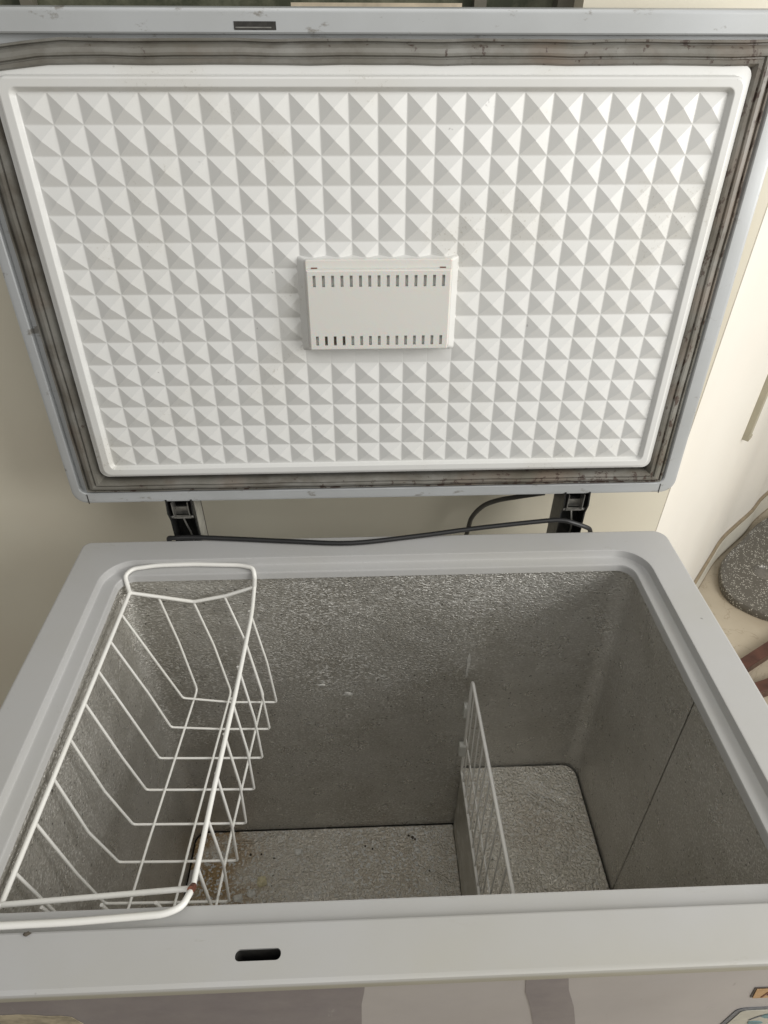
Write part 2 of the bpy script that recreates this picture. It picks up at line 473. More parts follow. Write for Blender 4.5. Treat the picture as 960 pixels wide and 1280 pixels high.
# grey flecked tray on the floor by the skirting
def tray():
    o = thing('floor_tray', 'dark grey rounded tray with pale flecks on the marble floor', 'tray', (1.45, 1.45, FZ))
    path = [(1.66, 1.80), (1.534, 1.725), (1.421, 1.626), (1.355, 1.572), (1.300, 1.519), (1.268, 1.47), (1.246, 1.417), (1.236, 1.365), (1.247, 1.318), (1.270, 1.287), (1.300, 1.258), (1.335, 1.236), (1.42, 1.205), (1.55, 1.19), (1.68, 1.25), (1.78, 1.38), (1.82, 1.55), (1.80, 1.70), (1.74, 1.79)]
    p = [q for q in smooth_plan(path+[path[0]], 3)][:-1]
    c = Vector((1.47, 1.47))
    dr = Vector((1.432, 1.452)); rd = 0.045
    rings = []
    for sc_, z in ((0.985, 0.0), (1.0, 0.008), (1.0, 0.020), (0.985, 0.029), (0.955, 0.030), (0.90, 0.024), (0.6, 0.021)):
        rings.append([(c.x+(q.x-c.x)*sc_, c.y+(q.y-c.y)*sc_, FZ+z) for q in p])
    def circ(f, z):
        out = []
        for q in p:
            d = (q-c); a = math.atan2(d.y, d.x)
            out.append((dr.x+rd*f*math.cos(a), dr.y+rd*f*math.sin(a), FZ+z))
        return out
    rings += [circ(1.15, 0.0205), circ(1.0, 0.024), circ(0.9, 0.0225), circ(0.72, 0.012)]
    vs, fs = bridge(rings)
    k = len(rings)-1; n = len(p)
    link('tray_body', vs, fs, M['tray'], o, 30)
    vs, fs = bridge([circ(0.75, 0.0135), circ(0.4, 0.011), circ(0.05, 0.010)])
    link('round_hollow', vs, fs, M['tray_hub'], o, 60)
tray()

# two dark red wooden runners of a stand
st = thing('wooden_stand', 'dark red wooden legs lying on the marble floor beside the freezer', 'wooden stand', (1.15, 1.0, FZ))
def bar(a, b, wd, h, name):
    a = Vector(a); b = Vector(b); d = (b-a).normalized(); n_ = Vector((-d.y, d.x))
    q = [a-n_*wd/2, b-n_*wd/2, b+n_*wd/2, a+n_*wd/2]
    mb = MB(); mb.add([(p.x, p.y, FZ) for p in q]+[(p.x, p.y, FZ+h) for p in q], [(0, 1, 2, 3), (4, 5, 6, 7), (0, 1, 5, 4), (1, 2, 6, 5), (2, 3, 7, 6), (3, 0, 4, 7)])
    o = mb.build(name, M['wood'], st, 0)
    bv = o.modifiers.new('edge', 'BEVEL'); bv.width = 0.003; bv.segments = 2
    return o
bar((0.98, 0.95), (1.62, 1.30), 0.035, 0.04, 'leg')
bar((0.98, 0.90), (1.60, 1.09), 0.035, 0.04, 'leg')
bar((1.60, 1.06), (1.585, 1.32), 0.03, 0.038, 'crossbar')

# ------------------------------------------------------------------ the chest freezer
W2 = 0.47; D = 0.6044
fz = thing('chest_freezer', 'open grey chest freezer with raised lid, white quilted lid lining and metal inside', 'freezer', (0, 0.3, FZ))
s1 = dict(L=.0509, R=.0532, B=.0481, F=.0498)
s2 = dict(L=.0208, R=.0205, B=.0188, F=.0221)
h1, h2 = .0133, .0126
def ring(a, b, extra, z, r):
    """inset a*s1 + b*s2 + extra"""
    i = {k: a*s1[k]+b*s2[k]+extra for k in s1}
    return [(x, y, z) for x, y in rrect(-W2+i['L'], W2-i['R'], i['F'], D-i['B'], r, 10)]
RO = (0.016, 0.022, 0.014, 0.016)
def ro(d): return tuple(max(v-d, 0.004) for v in RO)
rim_rings = [
    ring(0, 0, 0.0045, -.0175, ro(.0045)), ring(0, 0, 0.0012, -.0160, ro(.001)), ring(0, 0, 0.0, -.0135, RO), ring(0, 0, 0.0, -.0050, RO), ring(0, 0, 0.0013, -.0016, ro(.0013)), ring(0, 0, 0.0048, 0.0, ro(.005)),
    ring(1, 0, -.0022, 0.0, 0.047), ring(1, 0, -.0006, -.0007, 0.0452), ring(1, 0, 0, -.0024, 0.0445),
    ring(1, 0, 0.0008, -h1+.0028, 0.0438), ring(1, 0, 0.0016, -h1+.0008, 0.043), ring(1, 0, 0.0036, -h1, 0.041),
    ring(1, 1, -.0026, -h1, 0.026), ring(1, 1, -.0007, -h1-.0007, 0.0245), ring(1, 1, 0, -h1-.0026, 0.024),
    ring(1, 1, 0.0012, -h1-h2, 0.023), ring(1, 1, -0.004, -h1-h2-.004, 0.028), ring(1, 0, 0, -.036, 0.0445), ring(0, 0, 0.025, -.034, 0.02), ring(0, 0, 0.020, -.0175, 0.016)]
vs, fs = bridge(rim_rings, True)
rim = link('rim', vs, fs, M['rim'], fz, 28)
# latch slot cut through the front of the rim
def cutter(x0, x1, y0, y1, z0, z1):
    p = rrect(x0, x1, y0, y1, (y1-y0)/2-0.0002, 8)
    vs = [(x, y, z0) for x, y in p]+[(x, y, z1) for x, y in p]
    n = len(p)
    fs = [tuple(range(n))[::-1], tuple(range(n, 2*n))]+[(k, (k+1) % n, n+(k+1) % n, n+k) for k in range(n)]
    return vs, fs
vs, fs = cutter(-.1455, -.1042, 0.0192, 0.0287, -.05, 0.02)
cut = link('cutter', vs, fs, M['dark'], None, 0)
bo = rim.modifiers.new('slot', 'BOOLEAN'); bo.operation = 'DIFFERENCE'; bo.object = cut; bo.solver = 'EXACT'
bpy.context.view_layer.update()
dg = bpy.context.evaluated_depsgraph_get()
nm = bpy.data.meshes.new_from_object(rim.evaluated_get(dg))
rim.modifiers.clear()
rim.data = nm; nm.name = 'rim'
for p in nm.polygons: p.use_smooth = True
nm.set_sharp_from_angle(angle=R(28))
wn_ = rim.modifiers.new('weighted_normals', 'WEIGHTED_NORMAL'); wn_.keep_sharp = True; wn_.weight = 80
bpy.data.objects.remove(cut)
vs, fs = bridge([[(x, y, -.0345) for x, y in rrect(-.150, -.100, .0155, .0325, .008, 6)], [(x, y, -.060) for x, y in rrect(-.150, -.100, .0155, .0325, .008, 6)]])
fs.append(tuple(range(len(vs)//2, len(vs))))
link('latch_socket', vs, fs, M['dark'], fz, 40)
vs, fs = bridge([[(x, y, z) for x, y in rrect(-.1455+i_, -.1042-i_, .0192+i_, .0287-i_, .0045-i_, 8)] for i_, z in ((.0003, -.0022), (.0003, -.034), (-.001, -.036))])
link('slot_shade_sleeve', vs, fs, M['dark'], fz, 40)  # dark sleeve added to paint the shade inside the slot

# cabinet panels
def panelbox(name, a, b, mat):
    mb = MB(); mb.box(a, b); o = mb.build(name, mat, fz, 0); return o
panelbox('front_panel', (-W2+.006, .0065, FZ+.04), (W2-.006, .0110, -.0178), M['panel'])
panelbox('back_panel', (-W2+.006, D-.0100, FZ+.04), (W2-.006, D-.0060, -.0178), M['lid'])
panelbox('side_panel', (-W2+.006, .0112, FZ+.04), (-W2+.0105, D-.0102, -.0178), M['panel'])
panelbox('side_panel', (W2-.0105, .0112, FZ+.04), (W2-.006, D-.0102, -.0178), M['panel'])
panelbox('base', (-W2+.02, .03, FZ+.002), (W2-.02, D-.02, FZ+.0395), M['black'])

# inner tank: sheet walls that flare slightly towards the floor
ZT, ZF, ZH, XH = -.0275, -.868, -.610, .1769
ins = {k: s1[k]+s2[k]-.003 for k in s1}
top = dict(x0=-W2+ins['L'], x1=W2-ins['R'], y0=ins['F'], y1=D-ins['B'])
bot = dict(x0=-.4353, x1=.4322, y0=.045, y1=.5572)
def tank_pt(f, z):
    """f: 0..4 corners/sides index list -> function of z"""
    k = (ZT-z)/(ZT-ZF)
    a = {q: top[q]+(bot[q]-top[q])*k for q in top}
    return a
def tank_outline(z, r=0.027):
    a = tank_pt(0, z)
    return [(x, y) for x, y in rrect(a['x0'], a['x1'], a['y0'], a['y1'], r, 10)]
zs = [ZT-(ZT-ZF)*i/14 for i in range(15)]
N = 44
def strip_pts(z):
    """outline as an open list from the front-right corner anticlockwise with the seam on the right wall"""
    o = tank_outline(z)
    return o     # 0..10 front-right corner, 11..21 back-right, 22..32 back-left, 33..43 front-left
def sheet(name, idx, mat, y_lo=None, y_hi=None, zb=None):
    vs = []; cols = None
    for z in zs:
        o = strip_pts(z)
        row = []
        for i in idx:
            if isinstance(i, tuple):      # a point on the straight right wall at a given y
                a = tank_pt(0, z); row.append((a['x1'], i[1], z))
            else: row.append((o[i][0], o[i][1], z))
        cols = len(row); vs += row
    fs = [(r_*cols+c, r_*cols+c+1, (r_+1)*cols+c+1, (r_+1)*cols+c) for r_ in range(len(zs)-1) for c in range(cols-1)]
    return link(name, vs, fs, mat, fz, 50)
SY = .2967
sheet('wall_sheet', [('s', SY+.0008), 11], M['alu_side'])
sheet('wall_sheet', list(range(11, 33)), M['alu_back'])
sheet('wall_sheet', list(range(32, 34)), M['alu_side'])
sheet('wall_sheet', list(range(33, 44))+list(range(0, 11))+[('s', SY-.0008)], M['alu_side'])
mb = MB(); mb.box((.445, SY-.02, ZF), (.447, SY+.02, -.04))
mb.build('seam_backing', M['foam'], fz, 0)
# floor and step, rounded at the corners with a dark gap round them
def slab(name, x0, x1, y0, y1, z, r, mat, n=6):
    p = rrect(x0, x1, y0, y1, r, n)
    rings = [[(x, y, z-.006) for x, y in p], [(x, y, z-.0015) for x, y in p]]
    p2 = rrect(x0+.002, x1-.002, y0+.002, y1-.002, tuple(max(q-.002, .002) for q in r), n)
    rings.append([(x, y, z) for x, y in p2])
    vs, fs = bridge(rings); k = len(p2)
    fs.append(tuple(range(2*k, 3*k)))
    return link(name, vs, fs, mat, fz, 30)
slab('floor_sheet', -.4325, XH-.001, .052, .5545, ZF, (.004, .004, .026, .026), M['alu_floor'])
mb = MB(); mb.box((-.45, .03, ZF-.02), (.45, .58, ZF-.010)); mb.build('tank_bottom', M['foam'], fz, 0)
a = tank_pt(0, ZH)
slab('step_top', XH+.0005, a['x1']-.0035, .052, a['y1']-.0028, ZH, (.026, .026, .003, .003), M['alu_hump'])
mb = MB(); mb.box((XH, .05, ZF-.004), (XH+.004, a['y1']-.002, ZH-.0015)); mb.build('step_side', M['alu_plain'], fz, 0)
mb = MB(); mb.box((XH+.006, .045, ZH-.02), (a['x1']+.004, a['y1']+.004, ZH-.009)); mb.build('step_core', M['foam'], fz, 0)

# films, stickers and paper remnants on the front panel
def quad_on_front(name, pts, y, mat, label=None, th=.0004):
    n = len(pts)
    vs = [(x, y, z) for x, z in pts]+[(x, y+th, z) for x, z in pts]
    fs = [tuple(range(n)), tuple(range(n, 2*n))]+[(k, (k+1) % n, n+(k+1) % n, n+k) for k in range(n)]
    o = link(name, vs, fs, mat, fz, 0)
    if label: o['label'] = label
    return o
YF = .0062
quad_on_front('film_patch', [(-.4635, -.02), (-.0290, -.02), (-.0305, -.05), (-.0335, -.085), (-.0345, -.15), (-.0335, -.40), (-.4635, -.40)], YF-.0002, M['film'], 'wide purple grey film left on the front panel')
quad_on_front('film_patch', [(.1170, -.02), (.1555, -.02), (.1650, -.07), (.1790, -.12), (.1920, -.18), (.1980, -.40), (.1520, -.40), (.1470, -.18), (.1350, -.12), (.1230, -.07)], YF-.0002, M['film'], 'narrow purple grey film strip right of the middle')
rnd = random.Random(3)
tp = [(-.4635, -.066)]+[(-.455+.0125*i, -.066-.004*rnd.random()-(.0 if i < 6 else .0008*(i-6)**1.6)) for i in range(12)]+[(-.308, -.083), (-.303, -.106), (-.312, -.16), (-.4635, -.17)]
quad_on_front('paper_remnant', tp, YF-.0008, M['paper'], 'torn yellowed sticker remnant at the left')
quad_on_front('orange_sticker', [(.3585, -.1170), (.3530, -.0870), (.42, -.0890), (.42, -.1190)], YF-.0004, M['ink'], 'orange sticker with a dark edge')
quad_on_front('sticker_face', [(.3607, -.1172), (.3552, -.0895), (.42, -.0915), (.42, -.1192)], YF-.0010, M['orange'])
for pts in ([(.3680, -.1150), (.3695, -.0990), (.3715, -.0990), (.3700, -.1150)], [(.3700, -.1070), (.3770, -.0995), (.3790, -.0995), (.3715, -.1080)], [(.3715, -.1065), (.3780, -.1150), (.3800, -.1150), (.3735, -.1060)]):
    quad_on_front('letter_stroke', pts, YF-.0014, M['brown_ink'])
lab = [(x, z) for x, z in rrect(.3590, .45, -.30, -.1530, .010, 5)]
quad_on_front('label_border', lab, YF-.0004, M['grey_ink'], 'worn grey border of a printed label')
quad_on_front('label_face', [(x, z) for x, z in rrect(.3650, .45, -.30, -.1600, .006, 5)], YF-.0010, M['sticker'])
def blob(cx, cz, rx, rz, ang, name, mat):
    pts = []
    for k in range(14):
        a = 2*math.pi*k/14
        x = rx*math.cos(a)*(1+.2*math.sin(3*a)); z = rz*math.sin(a)
        pts.append((cx+x*math.cos(ang)-z*math.sin(ang), cz+x*math.sin(ang)+z*math.cos(ang)))
    quad_on_front(name, pts, YF-.0016, mat)
blob(.402, -.1800, .0085, .0085, .35, 'printed_shape', M['teal'])
blob(.394, -.2040, .0090, .0060, -.35, 'printed_shape', M['teal'])
blob(.3885, -.1850, .0012, .0100, -.5, 'printed_shape', M['grey_ink'])

# ------------------------------------------------------------------ the lid (local axes: x across, z up the lid, -y towards the viewer)
TILT = R(4.4616)
LH = 0.6075; LX0, LX1 = -.4703, .4699
lid_loc = Vector((0.001, 0.614, 0.067)) - Vector((0, 0.3, FZ))
def L3(x, v, w_): return (x, -w_, v)
def lring(i, w_, r, x0=LX0, x1=LX1, v0=0.0, v1=LH, n=8):
    if not isinstance(i, (tuple, list)): i = (i,)*4          # left, right, bottom, top
    return [L3(x, v, w_) for x, v in rrect(x0+i[0], x1-i[1], v0+i[2], v1-i[3], r, n)]
lid_rings = [lring(.02, -.058, .012), lring(.004, -.058, .02), lring(.0, -.054, .022), lring(0, -.006, .022), lring(.0018, -.0018, .0205), lring(.006, 0, .017),
             lring((.0135, .021, .018, .022), 0, .011), lring((.0150, .0225, .0195, .0235), -.0012, .010), lring((.0160, .0235, .0200, .0240), -.0075, .009), lring(.060, -.0085, .006)]
vs, fs = bridge(lid_rings)
k = len(lid_rings[0])
fs.append(tuple(range(k))); fs.append(tuple(range((len(lid_rings)-1)*k, len(lid_rings)*k)))
lid = link('lid', vs, fs, M['lid'], fz, 28, world=False)
lid.location = lid_loc
lid.rotation_euler = (-TILT, 0, 0)

# gasket: ribbed rubber profile, mitred at the corners
prof = [(.000, -.007), (.000, .0035), (.0010, .0052), (.0024, .0050), (.0034, .0018), (.0044, .0020), (.0056, .0062), (.0085, .0100), (.0125, .0116), (.0148, .0112), (.0160, .0088), (.0170, .0090), (.0182, .0122), (.0215, .0116), (.0243, .0072), (.0255, .0030), (.0260, -.007)]
gi = (.0275, .0285, .0240, .0275)
rings = []
for a, w_ in prof:
    pts = []
    x0 = LX0+gi[0]+a*1.13; x1 = LX1-gi[1]-a*1.12; v0 = gi[2]+a*.87; v1 = LH-gi[3]-a
    nseg = 24
    for q in range(nseg): t_ = q/nseg; pts.append((x0+(x1-x0)*t_, v0))
    for q in range(nseg): t_ = q/nseg; pts.append((x1, v0+(v1-v0)*t_))
    for q in range(nseg): t_ = q/nseg; pts.append((x1+(x0-x1)*t_, v1))
    for q in range(nseg): t_ = q/nseg; pts.append((x0, v1+(v0-v1)*t_))
    out = []
    for (x, v) in pts:
        if v > 0.5 and x < -.33:                      # the old seal sags at the top left corner
            v -= .010*min(1.0, (-.33-x)/.10)**1.6
        wob = .0004*math.sin(x*41+v*37)+.0003*math.sin(x*97-v*71)
        out.append(L3(x+wob*.6, v+wob, w_))
    rings.append(out)
vs, fs = bridge(rings)
link('gasket', vs, fs, M['gasket'], lid, 24, world=False)

# moulded inner panel with 24 x 15 pyramids
PX0, PX1, PV0, PV1 = -.4035, .4050, .0605, .5478
def pr(i, w_, r): return [L3(x, v, w_) for x, v in rrect(PX0+i, PX1-i, PV0+i, PV1-i, r, 8)]
GX0, GX1, GV0, GV1 = -.3865, .3895, .0755, .5328
FI = (-.3915, .3945, .0715, .5378)        # inner edge of the flat frame
def gr(t_, w_, r):
    q = [a_*(1-t_)+b_*t_ for a_, b_ in zip(FI, (GX0, GX1, GV0, GV1))]
    return [L3(x, v, w_) for x, v in rrect(*q, r, 8)]
rings = [[L3(x, v, .002) for x, v in rrect(PX0-.010, PX1+.010, PV0-.008, PV1+.0105, .012, 8)],
         [L3(x, v, .0085) for x, v in rrect(PX0-.009, PX1+.009, PV0-.007, PV1+.0095, .012, 8)],
         [L3(x, v, .0095) for x, v in rrect(PX0-.0006, PX1+.0006, PV0-.0006, PV1+.0006, .012, 8)],
         pr(0, .0125, .0122), pr(.0004, .0185, .0120), pr(.0016, .0206, .0108), pr(.0035, .0214, .009),
         gr(0, .0214, .0085), gr(.15, .0211, .0080), gr(.35, .0198, .007), gr(.8, .0160, .005), gr(1, .0150, .004)]
vs, fs = bridge(rings)
nb = len(vs)
mbp = MB(); mbp.add(vs, fs)
n_frame = len(fs)
NX, NV = 24, 15
GW = .0150; PH = .0051
px = (GX1-GX0)/NX; pv = (GV1-GV0)/NV
LCX0, LCX1, LCV0, LCV1 = -.1025, .1035, .2395, .3640       # plinth under the lamp
pj = random.Random(5)
e = .0007
for i in range(NX):
    for j in range(NV):
        a0 = GX0+i*px; a1 = a0+px; b0 = GV0+j*pv; b1 = b0+pv
        cxm, cvm = (a0+a1)/2, (b0+b1)/2
        ph = PH*(1+pj.uniform(-.05, .05))
        if cxm > LCX0 and cxm < LCX1 and cvm > LCV0 and cvm < LCV1: ph = .0004
        q = .0011
        vs = [L3(a0, b0, GW), L3(a1, b0, GW), L3(a1, b1, GW), L3(a0, b1, GW)]
        vs += [L3(a0+e, b0+e, GW+.0001), L3(a1-e, b0+e, GW+.0001), L3(a1-e, b1-e, GW+.0001), L3(a0+e, b1-e, GW+.0001)]
        vs += [L3(cxm-q, cvm-q, GW+ph*.94), L3(cxm+q, cvm-q, GW+ph*.94), L3(cxm+q, cvm+q, GW+ph*.94), L3(cxm-q, cvm+q, GW+ph*.94), L3(cxm, cvm, GW+ph)]
        fs = [(0, 1, 5, 4), (1, 2, 6, 5), (2, 3, 7, 6), (3, 0, 4, 7), (4, 5, 9, 8), (5, 6, 10, 9), (6, 7, 11, 10), (7, 4, 8, 11), (8, 9, 12), (9, 10, 12), (10, 11, 12), (11, 8, 12)]
        mbp.add(vs, fs)
ip = mbp.build('inner_panel', M['liner_white'], lid, 12, world=False)
for p in ip.data.polygons:
    if p.index >= n_frame: p.use_smooth = False

# lamp: plinth, base plate and slotted cover
def frus(name, r0_, r1_, w0, w1, rad, mat, bev=.0012):
    rings = [[L3(x, v, w0) for x, v in rrect(*r0_, rad, 4)], [L3(x, v, w1-bev) for x, v in rrect(*r1_, rad, 4)],
             [L3(x, v, w1) for x, v in rrect(r1_[0]+bev, r1_[1]-bev, r1_[2]+bev, r1_[3]-bev, max(rad-bev, .0005), 4)]]
    vs, fs = bridge(rings); k = len(rings[0]); fs.append(tuple(range(2*k, 3*k)))
    return link(name, vs, fs, mat, lid, 30, world=False)
frus('lamp_plinth', (LCX0+.001, LCX1-.001, LCV0+.006, LCV1+.001), (-.0925, .0945, .2490, .3625), .0145, .0225, .004, M['liner_white'])
frus('lamp_base', (-.0890, .0920, .2535, .3625), (-.0890, .0920, .2535, .3625), .022, .0285, .0025, M['lamp'])
def lamp_cover():
    x0, x1, v0, v1 = -.0862, .0888, .2540, .3505
    w0, w1 = .0286, .0360
    n = 15
    sw = .0036
    pitch = (x1-x0-.016)/(n-1)
    xs = [x0]
    for k_ in range(n):
        c = x0+.008+pitch*k_
        xs += [c-sw/2, c+sw/2]
    xs.append(x1)
    vv = [v0, v0+.0045, v0+.0165, v1-.0185, v1-.0050, v1]
    mb = MB()
    th = .0014
    for i in range(len(xs)-1):
        for j in range(len(vv)-1):
            slot = (i % 2 == 1) and j in (1, 3)
            if slot: continue
            mb.add([L3(xs[i], vv[j], w1), L3(xs[i+1], vv[j], w1), L3(xs[i+1], vv[j+1], w1), L3(xs[i], vv[j+1], w1)], [(0, 1, 2, 3)])
    for k_ in range(n):       # slot walls
        a_, b_ = xs[1+2*k_], xs[2+2*k_]
        for j in (1, 3):
            c_, d_ = vv[j], vv[j+1]
            p = [(a_, c_), (b_, c_), (b_, d_), (a_, d_)]
            mb.add([L3(x, v, w1) for x, v in p]+[L3(x, v, w1-th) for x, v in p], [(0, 1, 5, 4), (1, 2, 6, 5), (2, 3, 7, 6), (3, 0, 4, 7)])
    # rounded skirt
    def rg(o_, w_): return [L3(x, v, w_) for x, v in ((x0-o_, v0-o_), (x1+o_, v0-o_), (x1+o_, v1+o_), (x0-o_, v1+o_))]
    vs, fs = bridge([rg(0, w1), rg(.0008, w1-.0004), rg(.0013, w1-.0014), rg(.0016, w0)])
    mb.add(vs, fs)
    bm = bmesh.new(); me = bpy.data.meshes.new('lamp_cover'); me.from_pydata(mb.v, [], mb.f); bm.from_mesh(me)
    bmesh.ops.remove_doubles(bm, verts=bm.verts, dist=1e-6)
    bmesh.ops.recalc_face_normals(bm, faces=bm.faces)
    bm.to_mesh(me); bm.free()
    for p in me.polygons: p.use_smooth = True
    me.set_sharp_from_angle(angle=R(30))
    me.materials.append(M['lamp'])
    o = bpy.data.objects.new('lamp_cover', me); col.objects.link(o); o.parent = lid
    return pitch, x0
pitch, lx0 = lamp_cover()
mb = MB(); mb.box((-.084, -.0322, .2565), (.0866, -.0288, .3480)); mb.build('slot_fill_board', M['lamp'], lid, 0, world=False)  # board added behind the cover to lighten the slots
for k_ in (1, 2, 3):      # dark remains seen through three bottom slots
    cx_ = lx0+.008+pitch*k_
    mb = MB()
    for q in range(3):
        mb.box((cx_-.0016+rnd.uniform(-.0004, .0004), -.0340, .2600+.0032*q), (cx_+.0012+rnd.uniform(-.0004, .0006), -.0318, .2625+.0032*q+rnd.uniform(0, .001)))
    mb.build('dead_insect', M['grit'], lid, 0, world=False)
for x_, s_ in ((-.0815, 1), (.0765, 1)):
    mb = MB(); mb.box((x_, -.0290, .3523), (x_+.0075, -.0284, .3535)); mb.build('cover_notch', M['brown_ink'], lid, 0, world=False)

# lock slot in the top lip, dark corner joints
mb = MB(); mb.box((-.1490, -.0004, .5872), (-.1050, -.0002+.0, .5945)); mb.build('lock_slot', M['dark'], lid, 0, world=False)
mb = MB(); mb.box((-.1475, -.0011, .5886), (-.1100, -.0005, .5898)); mb.build('lock_bar', M['hinge_steel'], lid, 0, world=False)
for x_ in (LX0+.0232, LX1-.0262):
    mb = MB(); mb.box((x_, -.0004, .0010), (x_+.0014, .0, .0178)); mb.build('corner_joint', M['dark'], lid, 0, world=False)

# hinges
def hinge(x, name='hinge'):
    h = bpy.data.objects.new(name, None); h.empty_display_size = .02
    h.parent = fz; h.location = (x, .62-.3, .0-FZ); col.objects.link(h)
    def part(nm, verts, faces, mat, sm=0):
        return link(nm, verts, faces, mat, h, sm, world=False)
    def plate(x0, prof2, th, nm, mat):
        n = len(prof2)
        vs = [(x0, y, z) for y, z in prof2]+[(x0+th, y, z) for y, z in prof2]
        fs = [tuple(range(n)), tuple(range(n, 2*n))]+[(k_, (k_+1) % n, n+(k_+1) % n, n+k_) for k_ in range(n)]
        return part(nm, vs, fs, mat)
    hw = .0185
    side = [(-.004, -.12), (-.004, .030), (-.0105, .048), (-.006, .072), (.040, .085), (.040, -.12)]
    plate(-hw-.002, side, .0022, 'side_plate', M['hinge_black'])
    plate(hw-.0002, side, .0022, 'side_plate', M['hinge_black'])
    plate(-hw, [(.020, -.12), (.020, .080), (.024, .080), (.024, -.12)], hw*2-.0004, 'back_plate', M['hinge_black'])
    mb = MB(); mb.box((-.013, -.004, .034), (.013, -.001, .038)); mb.box((-.013, -.006, .036), (-.0115, .010, .066)); mb.box((.0115, -.006, .036), (.013, .010, .066)); mb.box((-.013, .006, .036), (.013, .008, .050))
    part('inner_bracket', mb.v, mb.f, M['hinge_steel'])
    mb = MB(); mb.tube([(-.0178, -.001, .0355), (.0178, -.001, .0355)], .0028, 10); part('pin', mb.v, mb.f, M['hinge_steel'], 40)
    mb = MB(); mb.tube([(-.002, .003, .034), (.001, .002, .018), (.005, .003, .000), (.006, .006, -.03)], .0016, 8, .008); part('spring_rod', mb.v, mb.f, M['hinge_steel'], 40)
    mb = MB(); mb.box((hw+.0022, .0, -.12), (hw+.0032, .032, .066)); part('side_pad', mb.v, mb.f, M['hinge_grey'])
    return h
hinge(-.309); hinge(.3165)

# ------------------------------------------------------------------ cables
mb = MB()
pts = [(-.335, .612, -.03), (-.336, .606, .000), (-.325, .602, .0058), (-.291, .6025, .0056), (-.220, .5965, .0052), (-.131, .5875, .0052), (-.042, .581, .0052), (.061, .5935, .0060), (.164, .602, .0135), (.268, .604, .0235), (.296, .603, .0250), (.312, .6015, .0215), (.336, .604, .0100), (.350, .612, -.004), (.358, .622, -.03)]
def crom(p, k=5):
    p = [Vector(q) for q in p]; out = []
    for i in range(len(p)-1):
        p0 = p[max(i-1, 0)]; p1 = p[i]; p2 = p[i+1]; p3 = p[min(i+2, len(p)-1)]
        for j in range(k):
            t_ = j/k
            out.append(0.5*((2*p1)+(-p0+p2)*t_+(2*p0-5*p1+4*p2-p3)*t_*t_+(-p0+3*p1-3*p2+p3)*t_**3))
    out.append(p[-1]); return out
mb.tube(crom(pts), .0038, 10)
tag(mb.build('power_cable', M['black']), 'black cable lying along the back edge of the rim between the hinges', 'cable')
mb = MB(); mb.tube(crom([(.150, .700, -.25), (.160, .700, -.12), (.166, .700, -.070), (.1705, .698, -.040), (.188, .696, -.014), (.212, .694, -.001), (.240, .690, .008), (.29, .69, .016)]), .0042, 8)
tag(mb.build('thin_cable', M['brown_cable']), 'grey brown cable curving up behind the lid near the right hinge', 'cable')

# ------------------------------------------------------------------ wire basket
bk = thing('wire_basket', 'white wire basket hung in the left side of the freezer tank', 'basket', (-.29, .30, -.26))
ZR, ZB = -.040, -.260
XL0, XL1 = -.386, -.3935      # left rail x at back / front
XR0, XR1 = -.1945, -.2045
def wire(name, pts, r, bend=.0, n=8): 
    mb = MB(); mb.tube(pts, r, n, bend); return mb.build(name, M['wire'], bk, 50)
RT, RW = .0030, .0019
wire('top_rail', [(XL0, .527, ZR), (XL1, .088, ZR)], RT)
wire('top_rail', [(XR0, .530, ZR+.003), (-.1925, .478, ZR-.002), (-.1955, .34, ZR), (-.2015, .20, ZR), (XR1, .098, ZR)], RT, .02)
vee = [(XL0, .527, ZR), (-.345, .528, ZR-.011), (-.293, .528, ZR-.024), (-.243, .529, ZR-.014), (XR0, .530, ZR+.003)]
wire('end_rail', vee, RT, .004)
wire('end_rail', [(XL1, .088, ZR+.002), (-.30, .0915, ZR+.004), (-.2065, .0955, ZR+.005)], RT, .01)
wire('handle', [(XL0, .527, ZR), (-.3855, .5270, -.028), (-.3875, .5325, -.0085), (-.3800, .5470, -.0085), (-.345, .5535, -.0085), (-.29, .5545, -.0085), (-.215, .550, -.0085), (-.1950, .543, -.0085), (-.1915, .532, -.014), (XR0, .530, ZR+.003)], RT+.0004, .012)
wire('handle', [(XL1, .088, ZR), (-.404, .074, -.012), (-.402, .058, .0055), (-.375, .0535, .0048), (-.30, .0545, .0045), (-.215, .0580, .0046), (-.1995, .0640, .0046), (-.1960, .078, .000), (-.2000, .093, -.022), (-.2065, .0955, ZR+.004)], RT+.0004, .012)
mb = MB(); mb.tube([(-.1958, .0800, .0000), (-.1985, .0900, -.0170)], .0037, 8); mb.build('rust_spot', M['rust'], bk, 40)
rj = random.Random(11)
for i in range(8):
    y = .483-.0519*i
    xl = XL0+(XL1-XL0)*(.527-y)/.44; xr = XR0-.001+(XR1-XR0)*(.527-y)/.44
    bl_ = (-.3345, -.3440, -.3515, -.3585, -.3645, -.3700, -.3730, -.3760)[i]
    br_ = (-.1785, -.1850, -.1910, -.1975, -.2030, -.2080, -.2115, -.2145)[i]
    zl = ZB+(.012 if i == 0 else .006 if i == 1 else .001)
    dy = rj.uniform(-.003, .003)
    mid = ((xl*.42+bl_*.58)+(-.006 if i in (4, 5) else 0), y+dy, ZR+(zl-ZR)*.58)
    midr = ((xr*.5+br_*.5)+.004, y+rj.uniform(-.002, .002), ZR+(ZB-ZR)*.55)
    wire('cross_wire', [(xl, y, ZR), mid, (bl_, y, zl), ((bl_+br_)/2, y, ZB-.0035), (br_, y, ZB-.007), midr, (xr, y, ZR)], RW, .005)
